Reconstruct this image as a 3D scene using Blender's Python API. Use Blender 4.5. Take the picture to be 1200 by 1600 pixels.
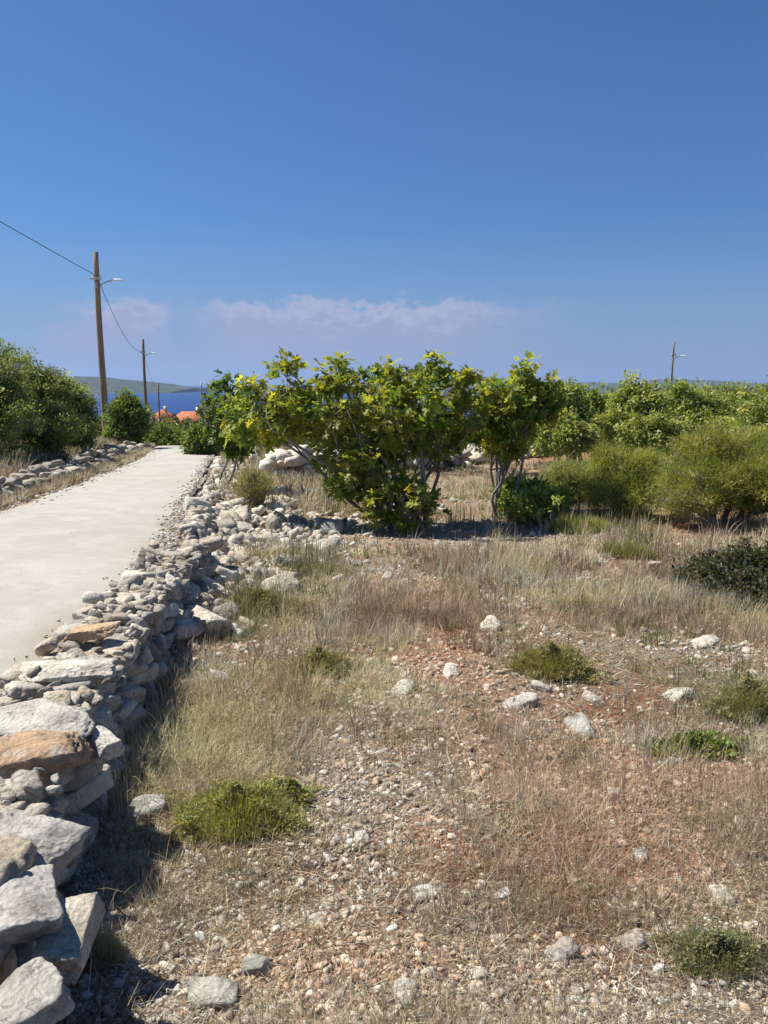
import bpy, bmesh, math
import numpy as np
from mathutils import Vector
R = math.radians
sc = bpy.context.scene
for o in list(bpy.data.objects): bpy.data.objects.remove(o)

# ------------------------------------------------------------------ camera
EYE, PITCH, F = 1.75, R(9.4), 1209.0
cam = bpy.data.cameras.new("camera"); co = bpy.data.objects.new("camera", cam)
sc.collection.objects.link(co); sc.camera = co
co.location = (0, 0, EYE); co.rotation_euler = (R(90) - PITCH, 0, 0)
cam.sensor_fit = 'VERTICAL'; cam.sensor_height = 36; cam.lens = 36*F/1600
cam.clip_start = 0.05; cam.clip_end = 80000
sc.render.resolution_x = 768; sc.render.resolution_y = 1024
# ------------------------------------------------------------------ world and sun
SUN_AZ, SUN_EL = R(-72), R(57)          # azimuth from +y towards +x
w = bpy.data.worlds.new("World"); sc.world = w; w.use_nodes = True
nt = w.node_tree; N = nt.nodes; L = nt.links; N.clear()
def nd(t, **kw):
    n = N.new(t)
    for k, v in kw.items(): setattr(n, k, v)
    return n
def mth(op, a, b=None, c=None):
    n = N.new('ShaderNodeMath'); n.operation = op
    for i, v in enumerate((a, b, c)):
        if v is None: continue
        if isinstance(v, (int, float)): n.inputs[i].default_value = v
        else: L.new(v, n.inputs[i])
    return n.outputs[0]
sky = nd('ShaderNodeTexSky', sky_type='NISHITA'); sky.sun_disc = False
sky.sun_elevation = SUN_EL; sky.sun_rotation = SUN_AZ
sky.air_density = 1.0; sky.dust_density = 0.4; sky.ozone_density = 3.0; sky.altitude = 60
tc = nd('ShaderNodeTexCoord'); sp = nd('ShaderNodeSeparateXYZ'); L.new(tc.outputs['Generated'], sp.inputs[0])
az = mth('ARCTAN2', sp.outputs[0], sp.outputs[1]); el = sp.outputs[2]
cx = nd('ShaderNodeCombineXYZ'); L.new(az, cx.inputs[0]); L.new(mth('MULTIPLY', el, 1.8), cx.inputs[1])
n1 = nd('ShaderNodeTexNoise'); n1.inputs['Scale'].default_value = 14; n1.inputs['Detail'].default_value = 7; n1.inputs['Roughness'].default_value = .58
L.new(cx.outputs[0], n1.inputs['Vector'])
n2 = nd('ShaderNodeTexNoise'); n2.inputs['Scale'].default_value = 5; n2.inputs['Detail'].default_value = 4
L.new(cx.outputs[0], n2.inputs['Vector'])
def sstep(v, a, b, lo=0., hi=1.):
    m = nd('ShaderNodeMapRange', interpolation_type='SMOOTHSTEP'); L.new(v, m.inputs['Value'])
    m.inputs['From Min'].default_value = a; m.inputs['From Max'].default_value = b
    m.inputs['To Min'].default_value = lo; m.inputs['To Max'].default_value = hi
    return m.outputs[0]
# cloud bank: low in the sky, highest a little left of the middle, fading to the right
n3 = nd('ShaderNodeTexNoise'); n3.inputs['Scale'].default_value = 55; n3.inputs['Detail'].default_value = 6; n3.inputs['Roughness'].default_value = .6; L.new(cx.outputs[0], n3.inputs['Vector'])
top = mth('ADD', mth('ADD', mth('MULTIPLY', n1.outputs[0], .085), mth('MULTIPLY', n3.outputs[0], .03)), .046)
m1 = sstep(mth('SUBTRACT', top, el), -.002, .012)
low = sstep(el, .0, .045)
side = mth('MULTIPLY', sstep(az, -.27, -.17), sstep(az, .05, .26, 1, 0))
side2 = mth('MULTIPLY', sstep(az, -.42, -.39), sstep(az, -.28, -.25, 1, 0))
side2 = mth('MULTIPLY', side2, sstep(n2.outputs[0], .42, .62))
side = mth('MAXIMUM', side, side2)
mask = mth('MULTIPLY', mth('MULTIPLY', m1, low), mth('MULTIPLY', side, sstep(n2.outputs[0], .25, .55, .75, 1)))
mask = mth('MULTIPLY', mask, .95)
ccol = nd('ShaderNodeMix', data_type='RGBA'); L.new(sstep(mth('ADD', mth('SUBTRACT', top, el), mth('MULTIPLY', mth('SUBTRACT', n3.outputs[0], .5), .06)), .004, .04), ccol.inputs[0])
ccol.inputs[6].default_value = (4.2, 4.3, 5.6, 1); ccol.inputs[7].default_value = (3.1, 3.35, 4.9, 1)
# the marine haze band near the horizon, slightly lilac
hz = nd('ShaderNodeMix', data_type='RGBA'); L.new(sstep(el, -.02, .2, .75, 0), hz.inputs[0])
skm = nd('ShaderNodeMix', data_type='RGBA', blend_type='MULTIPLY'); skm.inputs[0].default_value = 1; L.new(sky.outputs[0], skm.inputs[6]); skm.inputs[7].default_value = (.34, .59, .86, 1)
L.new(skm.outputs[2], hz.inputs[6]); hz.inputs[7].default_value = (2.35, 2.9, 4.7, 1)
mx = nd('ShaderNodeMix', data_type='RGBA'); L.new(mask, mx.inputs[0])
L.new(hz.outputs[2], mx.inputs[6]); L.new(ccol.outputs[2], mx.inputs[7])
bg = nd('ShaderNodeBackground'); bg.inputs[1].default_value = 0.07
L.new(mx.outputs[2], bg.inputs[0]); wo = nd('ShaderNodeOutputWorld'); L.new(bg.outputs[0], wo.inputs[0])
sl = bpy.data.lights.new("sun", 'SUN'); sl.energy = 5.0; sl.angle = R(.53); sl.color = (1, .94, .83)
so = bpy.data.objects.new("sun", sl); sc.collection.objects.link(so)
sd = Vector((math.sin(SUN_AZ)*math.cos(SUN_EL), math.cos(SUN_AZ)*math.cos(SUN_EL), math.sin(SUN_EL)))
so.rotation_euler = sd.to_track_quat('Z', 'Y').to_euler(); so.location = (0, 0, 30)
sc.view_settings.view_transform = 'Standard'; sc.view_settings.look = 'None'
sc.view_settings.exposure = 0.68; sc.view_settings.gamma = 1

# ------------------------------------------------------------------ numpy helpers
rng = np.random.default_rng(7)
def U(a, b, n=None): return rng.uniform(a, b, n)
def ss(x, a, b):
    t = np.clip((np.asarray(x, float)-a)/(b-a), 0, 1); return t*t*(3-2*t)
def _h(i, j, k, s):
    n = (i*374761393 + j*668265263 + k*2147483647 + s*1274126177).astype(np.int64)
    n = (n ^ (n >> 13))*1274126177; n = n ^ (n >> 16)
    return (n & 0xffffff)/float(0xffffff)
def noise3(p, s=0):
    p = np.asarray(p, float); f = np.floor(p).astype(np.int64); t = p-f; t = t*t*(3-2*t); r = 0
    for a in (0, 1):
        for b in (0, 1):
            for c in (0, 1):
                wt = (t[..., 0] if a else 1-t[..., 0])*(t[..., 1] if b else 1-t[..., 1])*(t[..., 2] if c else 1-t[..., 2])
                r = r + wt*_h(f[..., 0]+a, f[..., 1]+b, f[..., 2]+c, s)
    return r*2-1
def fbm(p, o=4, s=0, g=.5):
    p = np.asarray(p, float); r = 0; a = 1
    for i in range(o): r = r + a*noise3(p, s+i*17); p = p*2.03+11.3; a *= g
    return r
def fb2(x, y, sc_=1., o=4, s=0):
    return fbm(np.stack([np.asarray(x, float)*sc_, np.asarray(y, float)*sc_, np.zeros_like(np.asarray(x, float))], -1), o, s)

col = sc.collection
def mesh(name, V, FS, mats, tint=None, smooth=False, midx=None):
    """V (n,3); FS list of (m,k) index arrays."""
    me = bpy.data.meshes.new(name); V = np.asarray(V, np.float32)
    me.vertices.add(len(V)); me.vertices.foreach_set('co', V.ravel())
    FS = [f for f in FS if len(f)]
    lt = np.concatenate([np.full(len(f), f.shape[1], np.int32) for f in FS])
    idx = np.concatenate([f.ravel() for f in FS]).astype(np.int32)
    me.loops.add(len(idx)); me.loops.foreach_set('vertex_index', idx)
    me.polygons.add(len(lt)); ls = np.concatenate([[0], np.cumsum(lt)[:-1]]).astype(np.int32)
    me.polygons.foreach_set('loop_start', ls)
    try: me.polygons.foreach_set('loop_total', lt)
    except Exception: pass
    if smooth: me.polygons.foreach_set('use_smooth', np.ones(len(lt), bool))
    if midx is not None: me.polygons.foreach_set('material_index', np.asarray(midx, np.int32))
    for m in (mats if isinstance(mats, (list, tuple)) else [mats]): me.materials.append(m)
    if tint is not None:
        a = me.color_attributes.new('tint', 'FLOAT_COLOR', 'POINT')
        c = np.ones((len(V), 4), np.float32); c[:, :3] = tint; a.data.foreach_set('color', c.ravel())
    me.update(calc_edges=True); me.validate()
    return me
def obj(name, me, parent=None, loc=(0, 0, 0), label=None, cat=None, group=None, kind=None):
    o = bpy.data.objects.new(name, me); col.objects.link(o); o.location = loc
    if parent is not None: o.parent = parent
    if label: o['label'] = label
    if cat: o['category'] = cat
    if group: o['group'] = group
    if kind: o['kind'] = kind
    return o
def thing(name, loc, label, cat, group=None): return obj(name, None, None, loc, label, cat, group)

def ico(sub):
    bm = bmesh.new(); bmesh.ops.create_icosphere(bm, subdivisions=sub, radius=1)
    V = np.array([v.co[:] for v in bm.verts]); Fc = np.array([[v.index for v in f.verts] for f in bm.faces]); bm.free()
    return V/np.linalg.norm(V, axis=1, keepdims=True), Fc
ICO = {s: ico(s) for s in (1, 2, 3, 4, 5)}
def euler(rx, ry, rz):
    cx_, sx, cy, sy, cz, sz = np.cos(rx), np.sin(rx), np.cos(ry), np.sin(ry), np.cos(rz), np.sin(rz)
    M = np.empty(np.broadcast(rx, ry, rz).shape+(3, 3))
    M[..., 0, 0] = cz*cy; M[..., 0, 1] = cz*sy*sx-sz*cx_; M[..., 0, 2] = cz*sy*cx_+sz*sx
    M[..., 1, 0] = sz*cy; M[..., 1, 1] = sz*sy*sx+cz*cx_; M[..., 1, 2] = sz*sy*cx_-cz*sx
    M[..., 2, 0] = -sy; M[..., 2, 1] = cy*sx; M[..., 2, 2] = cy*cx_
    return M
def rocks(C, S, rot, sub, rough=.03, K=10, seed=0):
    """angular stones: convex polytopes cut by random planes; C (n,3) S (n,3) half sizes rot (n,3)."""
    g = np.random.default_rng(seed); D, Fc = ICO[sub]; n = len(C)
    nr = g.normal(size=(n, K, 3)); nr /= np.linalg.norm(nr, axis=2, keepdims=True)
    ax = np.array([[1, 0, 0], [-1, 0, 0], [0, 1, 0], [0, -1, 0], [0, 0, 1], [0, 0, -1]], float)
    axn = ax[None]+g.normal(scale=.13, size=(n, 6, 3)); axn /= np.linalg.norm(axn, axis=2, keepdims=True)
    NN = np.concatenate([nr, axn], 1); H = np.concatenate([g.uniform(.70, 1.15, (n, K)), g.uniform(.74, .98, (n, 6))], 1)
    dt = np.einsum('nkc,vc->nkv', NN, D); q = np.where(dt > .02, H[..., None]/np.maximum(dt, .02), 1e3)
    p = 40.
    r = (np.sum((1/q)**p, 1))**(-1/p)
    P = D[None]*r[..., None]
    if sub >= 3:
        off = g.uniform(0, 50, (n, 1, 3))
        d = fbm(P*1.6+off, 3, seed)*rough*1.1+fbm(P*6+off, 3, seed+5)*rough*.45
        d += np.abs(noise3(P*np.array([1.6, 1.6, 9.])+off, seed+8))*rough*1.5*(np.abs(D[None, :, 2])[..., ] < .75)
        if sub >= 4:
            d += fbm(P*17+off, 2, seed+9)*rough*.35
            pit = noise3(P*np.array([5, 5, 9.])+off, seed+3); d -= np.clip(pit-.45, 0, 1)*rough*3
        P = P*(1+d[..., None])
    P = P*S[:, None, :]; M = euler(rot[:, 0], rot[:, 1], rot[:, 2])
    P = np.einsum('nij,nvj->nvi', M, P)+C[:, None, :]
    F2 = (Fc[None]+(np.arange(n)*len(D))[:, None, None]).reshape(-1, 3)
    return P.reshape(-1, 3), F2, len(D)

# ------------------------------------------------------------------ materials
def mat(name, build, rough=.9, spec=.2):
    m = bpy.data.materials.new(name); m.use_nodes = True; t = m.node_tree; b = t.nodes['Principled BSDF']
    b.inputs['Roughness'].default_value = rough; b.inputs['Specular IOR Level'].default_value = spec
    build(t, b); return m
def nn(t, ty, **kw):
    n = t.nodes.new(ty)
    for k, v in kw.items():
        if k in n.inputs: n.inputs[k].default_value = v
        else: setattr(n, k, v)
    return n
def noiz(t, scale, detail=4, rough=.55, vec=None):
    n = t.nodes.new('ShaderNodeTexNoise'); n.inputs['Scale'].default_value = scale
    n.inputs['Detail'].default_value = detail; n.inputs['Roughness'].default_value = rough
    if vec is None:
        g = t.nodes.get('GEO') or t.nodes.new('ShaderNodeNewGeometry'); g.name = 'GEO'; vec = g.outputs['Position']
    t.links.new(vec, n.inputs['Vector']); return n.outputs[0]
def ramp(t, v, stops):
    r = t.nodes.new('ShaderNodeValToRGB'); t.links.new(v, r.inputs[0]); e = r.color_ramp.elements
    while len(e) < len(stops): e.new(.5)
    for i, (p, c) in enumerate(stops):
        e[i].position = p; e[i].color = (c, c, c, 1) if isinstance(c, (int, float)) else (*c, 1)
    return r.outputs[0]
def mixc(t, f, a, b, mode='MIX'):
    n = t.nodes.new('ShaderNodeMix'); n.data_type = 'RGBA'; n.blend_type = mode
    for i, v in ((0, f), (6, a), (7, b)):
        if isinstance(v, (int, float)): n.inputs[i].default_value = v
        elif isinstance(v, tuple): n.inputs[i].default_value = (*v, 1)
        else: t.links.new(v, n.inputs[i])
    return n.outputs[2]
def bump(t, b, h, dist, strength=1.):
    n = t.nodes.new('ShaderNodeBump'); n.inputs['Distance'].default_value = dist; n.inputs['Strength'].default_value = strength
    t.links.new(h, n.inputs['Height']); t.links.new(n.outputs[0], b.inputs['Normal'])
def tintn(t):
    a = t.nodes.new('ShaderNodeAttribute'); a.attribute_name = 'tint'; return a.outputs['Color']

def m_stone(t, b):
    c = tintn(t)
    c = mixc(t, ramp(t, noiz(t, 9, 6, .65), [(.35, .62), (.62, 1.12)]), (0, 0, 0), c, 'MIX') if False else mixc(t, 1., c, ramp(t, noiz(t, 7, 7, .68), [(.3, (.52, .49, .45)), (.48, (.95, .93, .90)), (.7, (1.25, 1.2, 1.12))]), 'MULTIPLY')
    c = mixc(t, ramp(t, noiz(t, 30, 5, .7), [(.56, 0.), (.66, .75)]), c, (.13, .13, .12))       # grey lichen specks
    c = mixc(t, ramp(t, noiz(t, 3.1, 4, .6), [(.6, 0.), (.72, .45)]), c, (.36, .22, .11))      # ochre stain
    vc = nn(t, 'ShaderNodeTexVoronoi', feature='DISTANCE_TO_EDGE', Scale=3.2); wv = t.nodes.new('ShaderNodeVectorMath'); wv.operation = 'MULTIPLY_ADD'; nz = t.nodes.new('ShaderNodeTexNoise'); nz.inputs['Scale'].default_value = 9
    g0 = t.nodes['GEO']; t.links.new(g0.outputs['Position'], nz.inputs['Vector']); t.links.new(nz.outputs['Color'], wv.inputs[0]); wv.inputs[1].default_value = (.3, .3, .3); t.links.new(g0.outputs['Position'], wv.inputs[2]); t.links.new(wv.outputs[0], vc.inputs['Vector'])
    c = mixc(t, ramp(t, vc.outputs['Distance'], [(.0, .75), (.012, 0.)]), c, (.12, .10, .08))
    c = mixc(t, ramp(t, noiz(t, 5.5, 5, .7), [(.52, 0.), (.6, .5)]), c, (.66, .63, .57))
    t.links.new(c, b.inputs['Base Color'])
    v = nn(t, 'ShaderNodeTexVoronoi', Scale=60.); g = t.nodes['GEO']; t.links.new(g.outputs['Position'], v.inputs['Vector'])
    h = mixc(t, .25, noiz(t, 26, 9, .72), v.outputs['Distance'])
    bump(t, b, h, .03, .9)
M_STONE = mat('limestone', m_stone, .92, .15)
def m_gravel(t, b):
    c = mixc(t, 1., tintn(t), ramp(t, noiz(t, 60, 4, .6), [(.3, .65), (.7, 1.15)]), 'MULTIPLY'); t.links.new(c, b.inputs['Base Color'])
    bump(t, b, noiz(t, 120, 4), .006, .7)
M_GRAVEL = mat('gravel', m_gravel, .95, .1)
def m_grass(t, b):
    c = tintn(t); t.links.new(c, b.inputs['Base Color'])
    tr = t.nodes.new('ShaderNodeBsdfTranslucent'); t.links.new(c, tr.inputs[0]); mxs = t.nodes.new('ShaderNodeMixShader')
    mxs.inputs[0].default_value = .3; o = t.nodes['Material Output']
    t.links.new(b.outputs[0], mxs.inputs[1]); t.links.new(tr.outputs[0], mxs.inputs[2]); t.links.new(mxs.outputs[0], o.inputs[0])
M_GRASS = mat('dry_grass', m_grass, .8, .2)
def leafm(trans, yel=(1.7, 1.6, .5)):
    def f(t, b):
        c = tintn(t); t.links.new(c, b.inputs['Base Color'])
        tr = t.nodes.new('ShaderNodeBsdfTranslucent'); t.links.new(mixc(t, 1., c, yel, 'MULTIPLY'), tr.inputs[0])
        mxs = t.nodes.new('ShaderNodeMixShader'); mxs.inputs[0].default_value = trans; o = t.nodes['Material Output']
        t.links.new(b.outputs[0], mxs.inputs[1]); t.links.new(tr.outputs[0], mxs.inputs[2]); t.links.new(mxs.outputs[0], o.inputs[0])
    return f
M_FIG = mat('fig_leaf', leafm(.5), .5, .4)
M_LEAF = mat('leaf', leafm(.33), .6, .3)
def m_bark(t, b):
    c = ramp(t, noiz(t, 14, 5, .7), [(.3, (.12, .10, .085)), (.55, (.26, .235, .205)), (.75, (.38, .35, .31))]); t.links.new(c, b.inputs['Base Color'])
    bump(t, b, noiz(t, 40, 5), .01, .8)
M_BARK = mat('bark', m_bark, .9, .2)
def m_road(t, b):
    c = ramp(t, noiz(t, .55, 5, .6), [(.3, (.38, .36, .325)), (.7, (.45, .43, .395))])
    c = mixc(t, ramp(t, noiz(t, 90, 3, .7), [(.35, .3), (.6, 0.)]), c, (.32, .305, .28))
    c = mixc(t, ramp(t, noiz(t, 2.2, 6, .7), [(.46, 0.), (.66, .7)]), c, (.48, .46, .42))
    v = nn(t, 'ShaderNodeTexVoronoi', feature='DISTANCE_TO_EDGE', Scale=.55); g = t.nodes['GEO']
    wv = t.nodes.new('ShaderNodeVectorMath'); wv.operation = 'ADD'; nz = t.nodes.new('ShaderNodeTexNoise'); nz.inputs['Scale'].default_value = 1.4
    t.links.new(g.outputs['Position'], nz.inputs['Vector']); t.links.new(g.outputs['Position'], wv.inputs[0]); t.links.new(nz.outputs['Color'], wv.inputs[1])
    t.links.new(wv.outputs[0], v.inputs['Vector'])
    c = mixc(t, ramp(t, v.outputs['Distance'], [(.0, .35), (.004, 0.)]), c, (.22, .205, .18))
    c = mixc(t, ramp(t, noiz(t, .8, 7, .75), [(.5, 0.), (.56, .5)]), c, (.38, .355, .315))
    c = mixc(t, ramp(t, noiz(t, 6, 8, .8), [(.52, 0.), (.68, .45)]), c, (.29, .27, .235))
    c = mixc(t, mixc(t, 1., tintn(t), ramp(t, noiz(t, 3, 6, .75), [(.35, .35), (.6, 1.)]), 'MULTIPLY'), c, (.35, .30, .23))
    t.links.new(c, b.inputs['Base Color']); bump(t, b, noiz(t, 110, 4, .7), .01, .8)
M_ROAD = mat('old_pale_asphalt', m_road, .9, .15)
def m_ground(t, b):
    c = ramp(t, noiz(t, 1.1, 6, .65), [(.36, (.32, .16, .085)), (.5, (.34, .25, .165)), (.64, (.42, .35, .26))])
    pale = ramp(t, noiz(t, 22, 6, .75), [(.48, 0.), (.6, .8)])
    c = mixc(t, pale, c, (.40, .36, .30)); c = mixc(t, ramp(t, noiz(t, 55, 4, .7), [(.34, .8), (.47, 0.)]), c, (.085, .06, .04))
    t.links.new(mixc(t, 1., c, tintn(t), 'MULTIPLY'), b.inputs['Base Color']); bump(t, b, noiz(t, 38, 8, .75), .05, 1.)
M_GROUND = mat('stony_soil', m_ground, .97, .05)
def m_sea(t, b):
    c = ramp(t, noiz(t, .004, 4), [(.35, (.006, .038, .15)), (.65, (.010, .052, .19))]); t.links.new(c, b.inputs['Base Color'])
    bump(t, b, noiz(t, .15, 5, .7), 2.5, 1.)
M_SEA = mat('sea_water', m_sea, .55, .12)
def m_hill(t, b):
    c = ramp(t, noiz(t, .02, 8, .7), [(.35, (.03, .042, .024)), (.55, (.06, .072, .04)), (.7, (.17, .155, .12))]); t.links.new(c, b.inputs['Base Color'])
M_HILL = mat('scrub_hillside', m_hill, .95, .05)
def flat(c, rough=.6, spec=.3, metal=0., sc_=8, amt=.25):
    def f(t, b):
        lo = tuple(x*(1-amt) for x in c); hi = tuple(min(1, x*(1+amt)) for x in c)
        t.links.new(ramp(t, noiz(t, sc_, 5, .65), [(.35, lo), (.65, hi)]), b.inputs['Base Color']); b.inputs['Metallic'].default_value = metal
    return f
def m_wood(t, b):
    g = t.nodes.new('ShaderNodeTexCoord'); mp = t.nodes.new('ShaderNodeMapping'); mp.inputs['Scale'].default_value = (30, 30, 1.2)
    t.links.new(g.outputs['Object'], mp.inputs[0]); v = noiz(t, 1, 6, .7, mp.outputs[0])
    t.links.new(ramp(t, v, [(.3, (.17, .11, .07)), (.55, (.33, .24, .16)), (.75, (.45, .36, .26))]), b.inputs['Base Color']); bump(t, b, v, .01, .6)
M_WOOD = mat('weathered_pole_wood', m_wood, .85, .2)
M_METAL = mat('galvanised_metal', flat((.45, .46, .47), metal=0.), .45, .5)
M_WHITE = mat('lamp_enamel', flat((.78, .79, .8), amt=.05), .35, .5)
M_CABLE = mat('black_cable', flat((.02, .02, .022), amt=.1), .6, .3)
M_PLASTER = mat('cream_plaster', flat((.72, .66, .55), sc_=1), .9, .1)
M_ROOF = mat('terracotta_tiles', flat((.42, .16, .085), sc_=2), .85, .15)
M_DARK = mat('window_glass', flat((.03, .035, .04)), .2, .5)

# ------------------------------------------------------------------ terrain functions
def T(y):
    y = np.asarray(y, float)
    near = -.036*np.clip(y, -5, None)
    far = -1.224-.066*(y-34)
    z = np.where(y < 34, near, far)
    k = 4.; z = -k*np.log(np.exp(-near/k*-1)*0+1)*0+z      # piecewise slope
    return np.maximum(z, -56.)
FY = np.array([-6, .3, 1.4, 1.8, 3.2, 4.2, 6, 9, 11.5, 15, 20.9, 27, 36]); FX = np.array([-.84, -.88, -.94, -1.02, -1.30, -1.42, -1.66, -1.78, -1.95, -2.45, -3.3, -4.5, -6.4])
RY = np.array([-6, 0, 4.1, 5.2, 7.7, 10.8, 14.4, 21, 27.7, 36, 50]); RX = np.array([-1.68, -1.7, -1.76, -1.88, -2.2, -2.85, -3.5, -4.75, -5.95, -7.8, -12])
LX = np.array([-5.6, -5.6, -5.55, -5.5, -5.45, -5.4, -5.85, -6.9, -8.3, -10.6, -15.4])
def xface(y): return np.interp(y, FY, FX)
def xroadR(y): return np.interp(y, RY, RX)
def xroadL(y): return np.interp(y, RY, LX)
def plat(x, y):
    wd = np.interp(y, [0, 8, 14, 30], [.16, .3, 1.6, 2.5])
    return ss(x, xface(y)-.14+wd*.15, xface(y)-.14-wd)*-1+1
def Hroad(x, y): return T(y)+.40*np.interp(y, [0, 30, 45], [1, 1, .3])
def H(x, y):
    x = np.asarray(x, float); y = np.asarray(y, float)
    p = 1-plat(x, y)
    z = T(y)+.40*p*np.interp(y, [0, 30, 45], [1, 1, .3])
    nz = fb2(x, y, .55, 3, 3)*.05+fb2(x, y, 3.1, 3, 9)*.018
    onroad = ss(x, xroadR(y)+.25, xroadR(y)-.05)*ss(x, xroadL(y)-.5, xroadL(y)+.05)*(y < 60)
    z = z+nz*(1-onroad)-.03*onroad
    z = z-.42*np.exp(-(((x-4.7)/1.25)**2+((y-7.4)/1.5)**2)**1.6)          # hollow put in under the bush that stands in for shade
    big = ss(y, 60, 200); z = z+fb2(x, y, .01, 3, 5)*5*big*ss(y, 760, 600)
    return z
def px(X, Y, z=None, it=12):
    """ground point seen at pixel X,Y of the 1200x1600 photograph"""
    dx = (X-600)/F; dz = (800-Y)/F
    d = np.array([dx, math.cos(PITCH)+dz*math.sin(PITCH), -math.sin(PITCH)+dz*math.cos(PITCH)])
    s = 5.
    for _ in range(it*3):
        h = z if z is not None else float(H(dx*s, d[1]*s)); sn = (h-EYE)/min(d[2], -1e-3); s = .5*s+.5*min(sn, 900)
    return np.array([d[0]*s, d[1]*s])
def proj(x, y, z):
    dep = y*math.cos(PITCH)-(z-EYE)*math.sin(PITCH); up = y*math.sin(PITCH)+(z-EYE)*math.cos(PITCH)
    return 600+F*x/dep, 800-F*up/dep
def ztop(Y, y):   # height at distance y that shows at row Y
    a = -PITCH+math.atan((800-Y)/F); return EYE+y*math.tan(a)
def xat(X, y, z=1.): return (X-600)/F*(y*math.cos(PITCH)-(z-EYE)*math.sin(PITCH))
# ground colour: red soil patches and paler gravel patches (world ellipses measured from the photo)
def blob(X, Y, rx, ry):
    c = px(X, Y); a = px(X+rx, Y); b_ = px(X, Y-ry); return (c[0], c[1], abs(a[0]-c[0]), max(.05, abs(b_[1]-c[1])))
def bl(x, y, B): return np.exp(-(((x-B[0])/B[2])**2+((y-B[1])/B[3])**2))
RED = [blob(*b) for b in ((1030, 1330, 110, 60), (700, 1330, 90, 60), (1140, 1200, 60, 40), (420, 1500, 90, 50), (950, 1160, 130, 60), (830, 1230, 90, 70), (700, 1010, 120, 60), (1020, 1250, 110, 70), (340, 950, 60, 40), (880, 1300, 120, 60), (620, 1500, 160, 60), (860, 1450, 90, 60), (880, 712, 90, 12), (1080, 830, 90, 20), (560, 930, 120, 30))]
PALE = [blob(*b) for b in ((520, 830, 160, 25), (760, 835, 120, 22), (350, 850, 90, 30), (600, 1290, 90, 60), (900, 1540, 200, 70), (1060, 1270, 120, 60), (1000, 1230, 120, 70), (1060, 1420, 110, 60), (420, 1560, 160, 50), (680, 1020, 100, 30), (820, 940, 60, 25))]
GREEN = [blob(*b) for b in ((850, 1020, 70, 40), (1150, 1080, 70, 60), (480, 900, 60, 20), (390, 940, 50, 30), (970, 850, 60, 20), (1120, 1480, 90, 60), (1050, 1020, 70, 40), (780, 790, 60, 15))]
def red(x, y): return np.clip(sum(bl(x, y, b) for b in RED), 0, 1)
def pale(x, y): return np.clip(sum(bl(x, y, b) for b in PALE), 0, 1)
CL = [blob(*b) for b in ((480, 830, 130, 16), (620, 838, 140, 15), (780, 838, 110, 13), (350, 850, 60, 30), (680, 1035, 70, 18))]
def CLEAR(x, y): return np.clip(1.3*sum(bl(x, y, b) for b in CL), 0, 1)
def grn(x, y): return np.clip(sum(bl(x, y, b) for b in GREEN), 0, 1)

# ------------------------------------------------------------------ ground, road, sea, hills
def warp(u, a, k): return a*np.sinh(k*u)
gu = np.linspace(-1, 1, 620); gx = warp(gu, 2.2, 7.9)
gv = np.linspace(0, 1, 620); gy = -6+warp(gv, 2.2, 6.9)*1.0
gy = gy[gy < 1100]; gy = np.append(gy, 1100.)
GX, GY = np.meshgrid(gx, gy); GZ = H(GX, GY)
nx, ny = GX.shape[1], GX.shape[0]
idx = np.arange(nx*ny).reshape(ny, nx)
Q = np.stack([idx[:-1, :-1], idx[:-1, 1:], idx[1:, 1:], idx[1:, :-1]], -1).reshape(-1, 4)
xr, yr = GX.ravel(), GY.ravel(); rd, pl = red(xr, yr), pale(xr, yr)
tn = np.ones((len(xr), 3))
tn *= 1+rd[:, None]*(.4+.6*ss(fb2(xr, yr, 2.2, 4, 61), -.3, .4))[:, None]*np.array([.3, -.25, -.45])+pl[:, None]*np.array([.25, .3, .35])
far = ss(yr, 25, 60)[:, None]; tn = tn*(1-far)+far*np.array([.42, .55, .35])
left = (xr < xroadR(yr)+.3) & (yr < 36); tn[left] *= (1.25, 1.35, 1.45)
obj('ground', mesh('ground', np.stack([xr, yr, GZ.ravel()], 1), [Q], M_GROUND, tn, True), kind='structure')
ry = np.concatenate([np.arange(-5, 12, .12), np.arange(12, 50, .4)]); cols = np.linspace(0, 1, 26)
RV = []
for yy in ry:
    a, b_ = float(xroadL(yy)), float(xroadR(yy))
    a += .10*float(fb2(yy, 0, .9, 4, 21)); b_ += .14*float(fb2(yy, 5, 1.3, 5, 22))
    xx = a+(b_-a)*cols; z = Hroad(xx, yy)+.025*(1-(2*cols-1)**2)+fb2(xx, xx*0+yy, 1.2, 3, 8)*.006
    z[0] -= .05; z[-1] -= .05
    RV.append(np.stack([xx, xx*0+yy, z], 1))
RV = np.concatenate(RV); idx = np.arange(len(RV)).reshape(len(ry), 26)
obj('road', mesh('road', RV, [np.stack([idx[:-1, :-1], idx[:-1, 1:], idx[1:, 1:], idx[1:, :-1]], -1).reshape(-1, 4)], M_ROAD, np.repeat(np.tile(ss(np.abs(2*cols-1), .72, 1.)*.85, len(ry))[:, None], 3, 1), smooth=True), kind='structure')
SEA = -50.
obj('sea', mesh('sea', np.array([(-30000, 300, SEA), (30000, 300, SEA), (30000, 29000, SEA), (-30000, 29000, SEA)]), [np.array([[0, 1, 2, 3]])], M_SEA), kind='structure')
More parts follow.
